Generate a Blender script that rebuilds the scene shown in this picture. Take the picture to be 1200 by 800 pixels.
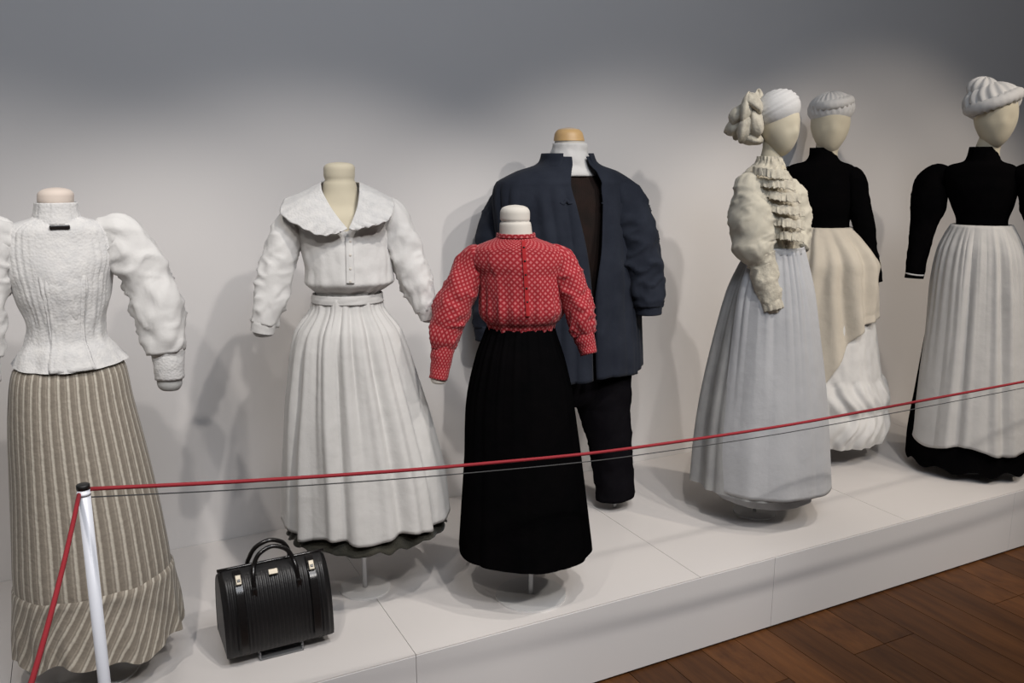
import bpy, bmesh, math, random
import numpy as np
from mathutils import Vector, Matrix, noise

for o in list(bpy.data.objects):
    bpy.data.objects.remove(o)
random.seed(7)
PI = math.pi
COL = bpy.context.scene.collection
SC = bpy.context.scene

# ------------------------------------------------------------------ camera
F_PX, HORIZON, YAW, CAM_H = 1000.0, 190.0, math.radians(27), 1.60
PITCH = math.atan((400 - HORIZON) / F_PX)
cF = np.array([math.sin(YAW) * math.cos(PITCH), math.cos(YAW) * math.cos(PITCH), -math.sin(PITCH)])
cR = np.array([math.cos(YAW), -math.sin(YAW), 0.0])
cU = np.cross(cR, cF)
cC = np.array([0, 0, CAM_H])
cam_d = bpy.data.cameras.new('camera')
cam = bpy.data.objects.new('camera', cam_d)
COL.objects.link(cam)
cam_d.sensor_width = 36.0
cam_d.lens = 36.0 * F_PX / 1200.0
cam_d.clip_start = 0.02
cam.matrix_world = Matrix(((cR[0], cU[0], -cF[0], 0), (cR[1], cU[1], -cF[1], 0), (cR[2], cU[2], -cF[2], CAM_H), (0, 0, 0, 1)))
SC.camera = cam

# ------------------------------------------------------------------ light
SC.view_settings.view_transform = 'Standard'
SC.view_settings.look = 'None'
SC.view_settings.gamma = 1.0
SC.view_settings.use_curve_mapping = False
SC.view_settings.exposure = 0.0
world = bpy.data.worlds.new('world')
SC.world = world
world.use_nodes = True
world.node_tree.nodes['Background'].inputs[0].default_value = (0.95, 0.92, 0.92, 1)
world.node_tree.nodes['Background'].inputs[1].default_value = 0.04

def spot(name, loc, target, power, size_deg, blend=0.5, color=(1.0, 0.90, 0.78), rad=0.03):
    d = bpy.data.lights.new(name, 'SPOT')
    d.energy = power; d.spot_size = math.radians(size_deg); d.spot_blend = blend
    d.color = color; d.shadow_soft_size = rad
    o = bpy.data.objects.new(name, d)
    COL.objects.link(o)
    o.location = loc
    o.rotation_euler = (Vector(target) - Vector(loc)).to_track_quat('-Z', 'Y').to_euler()
    return o

WARM = (1.0, 0.94, 0.88)
WARM2 = (1.0, 0.89, 0.77)
for lx, tx, tz, pw, colr in ((-0.45, -0.2, 0.20, 84, WARM), (1.0, 0.75, 0.26, 98, WARM), (2.15, 1.95, 0.38, 90, WARM), (3.2, 3.0, 0.48, 72, WARM2), (4.4, 4.2, 0.38, 54, WARM2)):
    spot('track_spot', (lx, 0.75, 3.3), (tx, 2.45, tz), pw, 60, 0.5, colr)
for lx, tx, tz, pw, colr in ((-0.75, -0.35, 0.44, 84, WARM), (1.15, 0.75, 0.50, 130, WARM), (2.6, 2.2, 0.66, 128, WARM), (4.0, 3.6, 0.84, 140, WARM2)):
    spot('track_spot', (lx, -0.6, 3.3), (tx, 2.4, tz), pw, 46, 0.45, colr, 0.06)

def area(name, loc, target, power, sx, sy, color):
    d = bpy.data.lights.new(name, 'AREA')
    d.energy = power; d.shape = 'RECTANGLE'; d.size = sx; d.size_y = sy; d.color = color
    o = bpy.data.objects.new(name, d); COL.objects.link(o)
    o.location = loc
    o.rotation_euler = (Vector(target) - Vector(loc)).to_track_quat('-Z', 'Y').to_euler()
    return o
# added cool fill light, no lamp seen there, over the gallery's left half
area('cool_fill', (0.6, -0.6, 3.9), (1.0, 3.0, 1.5), 52, 1.8, 1.2, (0.80, 0.88, 1.0))

# ------------------------------------------------------------------ materials
def nt(name):
    m = bpy.data.materials.new(name); m.use_nodes = True
    t = m.node_tree; b = t.nodes['Principled BSDF']
    return m, t, b

def N(t, kind, **kw):
    n = t.nodes.new(kind)
    for k, v in kw.items():
        setattr(n, k, v)
    return n

def bump_chain(t, b, specs, coord='Object'):
    tc = N(t, 'ShaderNodeTexCoord')
    prev = None
    for kind, scale, strength, dist in specs:
        if kind == 'noise':
            x = N(t, 'ShaderNodeTexNoise'); x.inputs['Scale'].default_value = scale; x.inputs['Detail'].default_value = 5
            out = x.outputs['Fac']
        elif kind == 'voronoi':
            x = N(t, 'ShaderNodeTexVoronoi'); x.inputs['Scale'].default_value = scale
            out = x.outputs['Distance']
        else:
            x = N(t, 'ShaderNodeTexWave'); x.inputs['Scale'].default_value = scale; x.inputs['Distortion'].default_value = 2
            out = x.outputs['Fac']
        t.links.new(tc.outputs[coord], x.inputs['Vector'])
        bp = N(t, 'ShaderNodeBump'); bp.inputs['Strength'].default_value = strength; bp.inputs['Distance'].default_value = dist
        t.links.new(out, bp.inputs['Height'])
        if prev: t.links.new(prev.outputs[0], bp.inputs['Normal'])
        prev = bp
    if prev: t.links.new(prev.outputs[0], b.inputs['Normal'])

def cloth(name, col, col2=None, rough=0.85, sheen=0.15, bumps=(('noise', 28, 0.22, 0.012), ('noise', 500, 0.2, 0.002)), nscale=12, spec=0.15):
    m, t, b = nt(name)
    b.inputs['Roughness'].default_value = rough
    b.inputs['Sheen Weight'].default_value = sheen
    b.inputs['Specular IOR Level'].default_value = spec
    col2 = col2 or tuple(c * 0.93 for c in col)
    tc = N(t, 'ShaderNodeTexCoord')
    x = N(t, 'ShaderNodeTexNoise'); x.inputs['Scale'].default_value = nscale; x.inputs['Detail'].default_value = 6
    t.links.new(tc.outputs['Object'], x.inputs['Vector'])
    r = N(t, 'ShaderNodeValToRGB')
    r.color_ramp.elements[0].position = 0.35; r.color_ramp.elements[1].position = 0.65
    r.color_ramp.elements[0].color = (*col2, 1); r.color_ramp.elements[1].color = (*col, 1)
    t.links.new(x.outputs['Fac'], r.inputs[0]); t.links.new(r.outputs[0], b.inputs['Base Color'])
    bump_chain(t, b, bumps)
    return m

def plain(name, col, rough=0.5, metal=0.0, bumps=()):
    m, t, b = nt(name)
    b.inputs['Base Color'].default_value = (*col, 1); b.inputs['Roughness'].default_value = rough
    b.inputs['Metallic'].default_value = metal
    if bumps: bump_chain(t, b, bumps)
    return m

def math_node(t, op, a, bb=None):
    n = N(t, 'ShaderNodeMath', operation=op)
    for i, v in enumerate((a, bb)):
        if v is None: continue
        if isinstance(v, (int, float)): n.inputs[i].default_value = v
        else: t.links.new(v, n.inputs[i])
    return n.outputs[0]

def stripe_mat(name, count, skew, stops):
    """stripes along the cloth from the UV map: u runs round the skirt, v down it"""
    m, t, b = nt(name)
    b.inputs['Roughness'].default_value = 0.9; b.inputs['Sheen Weight'].default_value = 0.1
    uv = N(t, 'ShaderNodeUVMap'); sp = N(t, 'ShaderNodeSeparateXYZ'); t.links.new(uv.outputs[0], sp.inputs[0])
    nz = N(t, 'ShaderNodeTexNoise'); nz.inputs['Scale'].default_value = 60
    tc = N(t, 'ShaderNodeTexCoord'); t.links.new(tc.outputs['Object'], nz.inputs['Vector'])
    s = math_node(t, 'MULTIPLY', sp.outputs[0], count)
    s = math_node(t, 'ADD', s, math_node(t, 'MULTIPLY', sp.outputs[1], skew))
    s = math_node(t, 'ADD', s, math_node(t, 'MULTIPLY', nz.outputs['Fac'], 0.12))
    fr = math_node(t, 'FRACT', s)
    r = N(t, 'ShaderNodeValToRGB'); cr = r.color_ramp
    while len(cr.elements) < len(stops): cr.elements.new(0.5)
    for e, (p, c) in zip(cr.elements, stops):
        e.position = p; e.color = (*c, 1)
    t.links.new(fr, r.inputs[0])
    mx = N(t, 'ShaderNodeMixRGB', blend_type='MULTIPLY'); mx.inputs[0].default_value = 0.36
    n2 = N(t, 'ShaderNodeTexNoise'); n2.inputs['Scale'].default_value = 140; n2.inputs['Detail'].default_value = 4
    t.links.new(tc.outputs['Object'], n2.inputs['Vector'])
    t.links.new(r.outputs[0], mx.inputs[1]); t.links.new(n2.outputs['Fac'], mx.inputs[2])
    t.links.new(mx.outputs[0], b.inputs['Base Color'])
    bump_chain(t, b, (('noise', 60, 0.3, 0.008), ('noise', 600, 0.3, 0.002)))
    return m

def print_mat(name, base, dark, dot, nu, nv, size=0.30):
    """cotton print: small pale lozenges in a staggered lattice, from the UV map"""
    m, t, b = nt(name)
    b.inputs['Roughness'].default_value = 0.8; b.inputs['Sheen Weight'].default_value = 0.1
    b.inputs['Specular IOR Level'].default_value = 0.2
    uv = N(t, 'ShaderNodeUVMap'); sp = N(t, 'ShaderNodeSeparateXYZ'); t.links.new(uv.outputs[0], sp.inputs[0])
    a = math_node(t, 'MULTIPLY', sp.outputs[0], nu); c = math_node(t, 'MULTIPLY', sp.outputs[1], nv)
    p = math_node(t, 'ADD', a, c); q = math_node(t, 'SUBTRACT', a, c)
    fp = math_node(t, 'ABSOLUTE', math_node(t, 'SUBTRACT', math_node(t, 'FRACT', p), 0.5))
    fq = math_node(t, 'ABSOLUTE', math_node(t, 'SUBTRACT', math_node(t, 'FRACT', q), 0.5))
    mx = math_node(t, 'MAXIMUM', fp, fq)
    r = N(t, 'ShaderNodeValToRGB'); cr = r.color_ramp
    cr.elements[0].position = size * 0.55; cr.elements[0].color = (*dot, 1)
    cr.elements[1].position = size; cr.elements[1].color = (*base, 1)
    e = cr.elements.new(0.5); e.color = (*dark, 1)
    t.links.new(mx, r.inputs[0]); t.links.new(r.outputs[0], b.inputs['Base Color'])
    bump_chain(t, b, (('noise', 50, 0.35, 0.01), ('noise', 500, 0.25, 0.002)))
    return m

M = {}
LACE = (('voronoi', 170, 0.3, 0.003), ('noise', 70, 0.22, 0.006))
M['white'] = cloth('white_cotton', (0.64, 0.63, 0.615))
M['lace'] = cloth('white_lace', (0.63, 0.62, 0.605), (0.56, 0.555, 0.55), bumps=LACE, nscale=50)
M['ivory'] = cloth('ivory_cotton', (0.60, 0.56, 0.46))
M['ivory_lace'] = cloth('ivory_lace', (0.61, 0.565, 0.46), (0.47, 0.43, 0.35), bumps=LACE, nscale=60)
M['apron'] = cloth('white_linen', (0.54, 0.53, 0.515))
M['cool_apron'] = cloth('bluish_white_linen', (0.48, 0.485, 0.50))
M['grey_skirt'] = cloth('pale_grey_cotton', (0.36, 0.36, 0.355), (0.30, 0.30, 0.30))
M['cream'] = cloth('cream_linen', (0.54, 0.49, 0.41))
M['black'] = cloth('black_wool', (0.0030, 0.0027, 0.003), (0.0022, 0.0022, 0.0025), rough=1.0, sheen=0.0, spec=0.0)
M['black_frill'] = cloth('olive_black_braid', (0.045, 0.042, 0.032), (0.02, 0.02, 0.016), bumps=(('noise', 200, 0.6, 0.004),))
M['navy'] = cloth('navy_cotton', (0.021, 0.025, 0.036), (0.015, 0.018, 0.027), sheen=0.03, spec=0.08)
M['brown'] = cloth('dark_brown_knit', (0.018, 0.010, 0.008), (0.010, 0.007, 0.006), bumps=(('wave', 60, 0.4, 0.004), ('noise', 300, 0.4, 0.003)), sheen=0.02)
M['trouser'] = cloth('charcoal_wool', (0.0075, 0.007, 0.0085), (0.006, 0.0055, 0.007), rough=1.0, sheen=0.0, spec=0.0)
M['form'] = cloth('cream_jersey', (0.58, 0.525, 0.40), (0.55, 0.495, 0.375), rough=0.75, bumps=(('noise', 500, 0.1, 0.001),))
M['form_white'] = cloth('white_jersey', (0.60, 0.565, 0.51), rough=0.75, bumps=(('noise', 500, 0.1, 0.001),))
M['form_pink'] = cloth('blush_jersey', (0.66, 0.57, 0.50), rough=0.75, bumps=(('noise', 500, 0.1, 0.001),))
M['stump'] = cloth('grey_padding', (0.46, 0.46, 0.45), rough=0.9)
M['wood_knob'] = plain('pale_wood', (0.62, 0.40, 0.18), 0.45, bumps=(('wave', 6, 0.1, 0.002),))
M['stripe'] = stripe_mat('striped_linen', 40, 0.0, [(0.0, (0.30, 0.26, 0.21)), (0.30, (0.26, 0.222, 0.178)), (0.42, (0.62, 0.57, 0.48)), (0.56, (0.66, 0.61, 0.52)), (0.66, (0.28, 0.24, 0.195)), (0.82, (0.43, 0.38, 0.31)), (0.92, (0.30, 0.26, 0.21))])
M['stripe_bias'] = stripe_mat('striped_linen_on_the_bias', 46, -20.0, [(0.0, (0.30, 0.26, 0.21)), (0.30, (0.26, 0.222, 0.178)), (0.42, (0.62, 0.57, 0.48)), (0.56, (0.66, 0.61, 0.52)), (0.66, (0.28, 0.24, 0.195)), (0.82, (0.43, 0.38, 0.31)), (0.92, (0.30, 0.26, 0.21))])
RED = ((0.33, 0.022, 0.030), (0.23, 0.010, 0.016), (0.46, 0.14, 0.14))
M['red'] = print_mat('red_print', *RED, 46, 60)
M['red_sleeve'] = print_mat('red_print_sleeve', *RED, 20, 60)
M['red_plain'] = cloth('red_cotton', (0.34, 0.018, 0.022))
M['silver'] = plain('silver_metal', (0.30, 0.27, 0.22), 0.5, 1.0)
M['leather'] = plain('black_leather', (0.006, 0.0055, 0.006), 0.42, bumps=(('noise', 160, 0.3, 0.002),))
M['leather_gloss'] = plain('polished_black_leather', (0.007, 0.006, 0.006), 0.25)
M['brooch'] = plain('dark_brooch', (0.012, 0.009, 0.008), 0.3)
M['post'] = plain('white_powder_coat', (0.66, 0.68, 0.74), 0.35)
M['black_cap'] = plain('black_rubber', (0.01, 0.01, 0.01), 0.5)
M['cord_red'] = plain('red_elastic_cord', (0.26, 0.010, 0.018), 0.7, bumps=(('wave', 300, 0.3, 0.001),))
M['cord_grey'] = plain('grey_cord', (0.05, 0.05, 0.05), 0.8)
m, t, b = nt('clear_acrylic')
b.inputs['Base Color'].default_value = (0.97, 0.98, 1.0, 1); b.inputs['Roughness'].default_value = 0.06
b.inputs['Transmission Weight'].default_value = 0.85; b.inputs['IOR'].default_value = 1.3
M['acrylic'] = m
M['base'] = painted_base = plain('white_glass_base', (0.66, 0.65, 0.64), 0.12)
m, t, b = nt('white_steel_rod')
b.inputs['Base Color'].default_value = (0.8, 0.8, 0.82, 1); b.inputs['Roughness'].default_value = 0.25
M['rod'] = m

def painted(name, col, rough=0.6, var=0.03):
    m, t, b = nt(name)
    tc = N(t, 'ShaderNodeTexCoord'); x = N(t, 'ShaderNodeTexNoise'); x.inputs['Scale'].default_value = 1.7; x.inputs['Detail'].default_value = 8
    t.links.new(tc.outputs['Object'], x.inputs['Vector'])
    r = N(t, 'ShaderNodeValToRGB')
    r.color_ramp.elements[0].position = 0.3; r.color_ramp.elements[1].position = 0.7
    r.color_ramp.elements[0].color = (*[c * (1 - var) for c in col], 1); r.color_ramp.elements[1].color = (*col, 1)
    t.links.new(x.outputs['Fac'], r.inputs[0]); t.links.new(r.outputs[0], b.inputs['Base Color'])
    b.inputs['Roughness'].default_value = rough
    bump_chain(t, b, (('noise', 90, 0.06, 0.003),))
    return m
M['wall'] = painted('white_wall_paint', (0.665, 0.645, 0.635), 0.85)
M['plinth'] = painted('white_plinth_paint', (0.63, 0.60, 0.58), 0.5)
M['plinth_front'] = painted('white_plinth_paint_front', (0.69, 0.68, 0.68), 0.4)
M['plinth_front_b'] = painted('greyer_plinth_paint', (0.52, 0.51, 0.52), 0.4)
M['shadow_gap'] = plain('dark_joint_gap_shade', (0.02, 0.012, 0.008), 0.9)  # dark plank joints, and shade painted into the gap under the plinth front
# floor planks: each its own tone
m, t, b = nt('oak_plank')
tc = N(t, 'ShaderNodeTexCoord'); mp = N(t, 'ShaderNodeMapping'); mp.inputs['Scale'].default_value = (9, 0.8, 1)
oi = N(t, 'ShaderNodeObjectInfo'); ad = N(t, 'ShaderNodeVectorMath', operation='ADD')
t.links.new(tc.outputs['Object'], mp.inputs['Vector'])
sc = N(t, 'ShaderNodeVectorMath', operation='SCALE'); sc.inputs['Scale'].default_value = 37.0
cmb = N(t, 'ShaderNodeCombineXYZ'); t.links.new(oi.outputs['Random'], cmb.inputs[0]); t.links.new(oi.outputs['Random'], cmb.inputs[1])
t.links.new(cmb.outputs[0], sc.inputs[0]); t.links.new(mp.outputs[0], ad.inputs[0]); t.links.new(sc.outputs[0], ad.inputs[1])
x = N(t, 'ShaderNodeTexNoise'); x.inputs['Scale'].default_value = 3.0; x.inputs['Detail'].default_value = 8; x.inputs['Roughness'].default_value = 0.65
t.links.new(ad.outputs[0], x.inputs['Vector'])
r = N(t, 'ShaderNodeValToRGB'); r.color_ramp.elements[0].position = 0.25; r.color_ramp.elements[1].position = 0.8
r.color_ramp.elements[0].color = (0.038, 0.013, 0.004, 1); r.color_ramp.elements[1].color = (0.120, 0.047, 0.014, 1)
t.links.new(x.outputs['Fac'], r.inputs[0])
hs = N(t, 'ShaderNodeHueSaturation')
v = math_node(t, 'ADD', math_node(t, 'MULTIPLY', oi.outputs['Random'], 0.6), 0.7)
t.links.new(v, hs.inputs['Value']); t.links.new(r.outputs[0], hs.inputs['Color']); t.links.new(hs.outputs[0], b.inputs['Base Color'])
b.inputs['Roughness'].default_value = 0.5; b.inputs['Specular IOR Level'].default_value = 0.25
bp = N(t, 'ShaderNodeBump'); bp.inputs['Strength'].default_value = 0.15; bp.inputs['Distance'].default_value = 0.003
t.links.new(x.outputs['Fac'], bp.inputs['Height']); t.links.new(bp.outputs[0], b.inputs['Normal'])
M['plank'] = m

# ------------------------------------------------------------------ helpers
def tag(o, label=None, cat=None, group=None, kind=None):
    if label: o['label'] = label
    if cat: o['category'] = cat
    if group: o['group'] = group
    if kind: o['kind'] = kind
    return o

def link(name, me, mat, parent=None, smooth=True, loc=None, rotz=0):
    o = bpy.data.objects.new(name, me); COL.objects.link(o)
    if mat is not None and not me.materials: me.materials.append(mat)
    if smooth:
        me.polygons.foreach_set('use_smooth', [True] * len(me.polygons))
    if parent: o.parent = parent
    if loc is not None: o.location = loc
    if rotz: o.rotation_euler = (0, 0, rotz)
    return o

def grid_mesh(name, P, UV, wrap, cap0=False, cap1=False):
    """P: rows x cols x 3; rows run along the loft, cols round it"""
    R_, C_ = P.shape[:2]
    verts = P.reshape(-1, 3).tolist()
    faces, fuv = [], []
    cc = C_ if wrap else C_ - 1
    for i in range(R_ - 1):
        for j in range(cc):
            j2 = (j + 1) % C_
            faces.append((i * C_ + j, (i + 1) * C_ + j, (i + 1) * C_ + j2, i * C_ + j2))
            ua, ub = UV[i, j, 0], (UV[i, j2, 0] if j2 > j else UV[i, j, 0] + 1.0 / C_)
            uc, ud = UV[i + 1, j, 0], (UV[i + 1, j2, 0] if j2 > j else UV[i + 1, j, 0] + 1.0 / C_)
            fuv += [ua, UV[i, j, 1], uc, UV[i + 1, j, 1], ud, UV[i + 1, j2, 1], ub, UV[i, j2, 1]]
    for flag, row in ((cap0, 0), (cap1, R_ - 1)):
        if flag:
            cen = P[row].mean(axis=0); verts.append(cen.tolist()); ci = len(verts) - 1
            for j in range(cc):
                j2 = (j + 1) % C_
                a_, b_ = row * C_ + j, row * C_ + j2
                faces.append((ci, a_, b_) if row == 0 else (ci, b_, a_))
                fuv += [0.0] * 6
    me = bpy.data.meshes.new(name)
    me.from_pydata(verts, [], faces)
    uvl = me.uv_layers.new(name='UVMap')
    uvl.data.foreach_set('uv', fuv)
    me.update()
    return me

def pchip(x, y, xq):
    x = np.asarray(x, float); y = np.asarray(y, float)
    h = np.diff(x); d = np.diff(y) / h
    n = len(x); m_ = np.zeros(n)
    if n == 2: m_[:] = d[0]
    else:
        for i in range(1, n - 1):
            if d[i - 1] * d[i] > 0:
                w1 = 2 * h[i] + h[i - 1]; w2 = h[i] + 2 * h[i - 1]
                m_[i] = (w1 + w2) / (w1 / d[i - 1] + w2 / d[i])
        m_[0], m_[-1] = d[0], d[-1]
    k = np.clip(np.searchsorted(x, xq) - 1, 0, n - 2)
    s = (xq - x[k]) / h[k]
    return ((2 * s**3 - 3 * s**2 + 1) * y[k] + (s**3 - 2 * s**2 + s) * h[k] * m_[k] + (-2 * s**3 + 3 * s**2) * y[k + 1] + (s**3 - s**2) * h[k] * m_[k + 1])

def nz(x, y, z=0.0):
    return noise.noise(Vector((x, y, z)))

def fbm(x, y, z=0.0, octv=3):
    v, a = 0.0, 1.0
    for _ in range(octv):
        v += a * nz(x, y, z); x *= 2.03; y *= 2.03; z *= 2.03; a *= 0.5
    return v

def ring_noise(th, t, f, ft, seed):
    """noise that closes round a ring"""
    return nz(math.cos(th) * f + seed * 3.1, math.sin(th) * f + seed * 1.7, t * ft + seed)

def pleats(th, n, seed, warp=0.5):
    rr = n / 5.0
    irr = 1.5 * nz(math.cos(th) * rr + seed * 2.7, math.sin(th) * rr - seed * 1.9, seed)
    return 0.42 * comb(th, n, seed, warp) + 0.75 * irr

def comb(th, n, seed, warp=0.5):
    w = th + warp / n * (1.7 * math.sin(3 * th + seed) + 1.3 * math.sin(7 * th + 2.3 * seed) + math.sin(11 * th + seed * 1.3))
    amp = 0.65 + 0.35 * math.sin(5 * th + seed * 2.1)
    return (abs(math.sin(n * w * 0.5)) * 2 - 1) * amp

def box(name, c, s, mat, parent=None, bevel=0.0, rotz=0.0, loc_is_origin=True):
    bm = bmesh.new(); bmesh.ops.create_cube(bm, size=1)
    bmesh.ops.scale(bm, vec=s, verts=bm.verts)
    if bevel:
        bmesh.ops.bevel(bm, geom=list(bm.edges), offset=bevel, segments=2, affect='EDGES', profile=0.5)
    me = bpy.data.meshes.new(name); bm.to_mesh(me); bm.free()
    return link(name, me, mat, parent, smooth=False, loc=c, rotz=rotz)

def tube(name, pts, rad, mat, parent=None, n=10, cap=True, flat=1.0, disp=None, twist=0.0, uvlen=None):
    """loft along a 3-D path; rad is a number or one per point"""
    pts = np.asarray(pts, float); rad = np.ones(len(pts)) * rad if np.isscalar(rad) else np.asarray(rad, float)
    T = np.gradient(pts, axis=0); T /= np.linalg.norm(T, axis=1)[:, None]
    ref = np.array([0, 1.0, 0]) if abs(T[0][1]) < 0.9 else np.array([1.0, 0, 0])
    A = np.cross(T[0], ref); A /= np.linalg.norm(A)
    rows = []; uvs = []; L = 0.0
    for i in range(len(pts)):
        if i:
            L += np.linalg.norm(pts[i] - pts[i - 1])
            A = A - T[i] * (A @ T[i]); A /= np.linalg.norm(A)
        B = np.cross(T[i], A)
        row = []; uv = []
        for j in range(n):
            th = 2 * PI * j / n
            r_ = rad[i] + (disp(th, i / (len(pts) - 1), rad[i]) if disp else 0)
            row.append(pts[i] + A * math.cos(th) * r_ + B * math.sin(th) * r_ * flat); uv.append((j / n, L))
        rows.append(row); uvs.append(uv)
    me = grid_mesh(name, np.array(rows), np.array(uvs), True, cap, cap)
    return link(name, me, mat, parent)

def smooth_path(pts, m):
    pts = np.asarray(pts, float)
    d = np.r_[0, np.cumsum(np.linalg.norm(np.diff(pts[:, :3], axis=0), axis=1))]
    q = np.linspace(0, d[-1], m)
    return np.stack([pchip(d, pts[:, k], q) for k in range(pts.shape[1])], axis=1)

def ray(px, py):
    return cF * F_PX + cR * (px - 600) - cU * (py - 400)

def on_z(px, py, z):
    d = ray(px, py); return cC + d * ((z - CAM_H) / d[2])

def on_y(px, py, y):
    d = ray(px, py); return cC + d * (y / d[1])

# ------------------------------------------------------------------ setting
WALL_Y, FRONT_Y, PL_H = 3.02, 2.015, 0.27
wall = box('wall_back', (2.0, WALL_Y + 0.06, 1.9), (13.0, 0.12, 3.8), M['wall']); tag(wall, kind='structure')
floor = box('floor', (2.0, 0.0, -0.05), (13.0, 6.0, 0.06), M['shadow_gap']); tag(floor, kind='structure')
pm = None
PW = 0.145
for i in range(-12, 38):
    y1 = FRONT_Y + 0.03 - random.choice((0.28, 0.55, 0.8, 1.05))
    ys = [FRONT_Y + 0.03, y1]
    while ys[-1] > -0.9: ys.append(ys[-1] - random.choice((0.8, 0.95, 1.1)))
    for a_, b_ in zip(ys[:-1], ys[1:]):
        w, l = PW - 0.0025, a_ - b_ - 0.003
        if pm is None:
            bm = bmesh.new(); bmesh.ops.create_cube(bm, size=1)
            bmesh.ops.scale(bm, vec=(w, 1, 0.02), verts=bm.verts)
            pm = bpy.data.meshes.new('plank'); bm.to_mesh(pm); bm.free()
        o = link('plank', pm, M['plank'], floor, smooth=False)
        o.location = (i * PW + PW / 2 - 2.0, (a_ + b_) / 2, 0.04); o.scale = (1, l, 1)

plinth = bpy.data.objects.new('display_platform', None); COL.objects.link(plinth); plinth.location = (2.0, 2.5, 0)
tag(plinth, 'long low white display platform running along the gallery wall', 'platform')
PI_ = Matrix.Translation((-2.0, -2.5, 0))
seams = [-3.2, -2.24, -1.25, -0.26, 0.73, 1.72, 2.71, 3.70, 4.69, 5.68, 6.67, 7.6]
for a_, b_ in zip(seams[:-1], seams[1:]):
    box('top_panel', ((a_ + b_) / 2 - 2.0, (WALL_Y + FRONT_Y) / 2 - 2.5, PL_H - 0.002), (b_ - a_ - 0.0016, WALL_Y - FRONT_Y - 0.004, 0.004), M['plinth'], plinth)
fs = [-3.2, -1.26, 0.73, 2.045, 3.36, 4.7, 6.1, 7.6]
for k, (a_, b_) in enumerate(zip(fs[:-1], fs[1:])):
    box('front_panel', ((a_ + b_) / 2 - 2.0, FRONT_Y + 0.0105 - 2.5, (PL_H - 0.004 + 0.008) / 2), (b_ - a_ - 0.0014, 0.02, PL_H - 0.004 - 0.008), M['plinth_front'], plinth, 0.0006)
box('gap_shade_strip', (0.2, FRONT_Y + 0.06 - 2.5, 0.12), (10.7, 0.06, 0.24), M['shadow_gap'], plinth)  # near-black strip put in as the shade of the bottom recess

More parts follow.
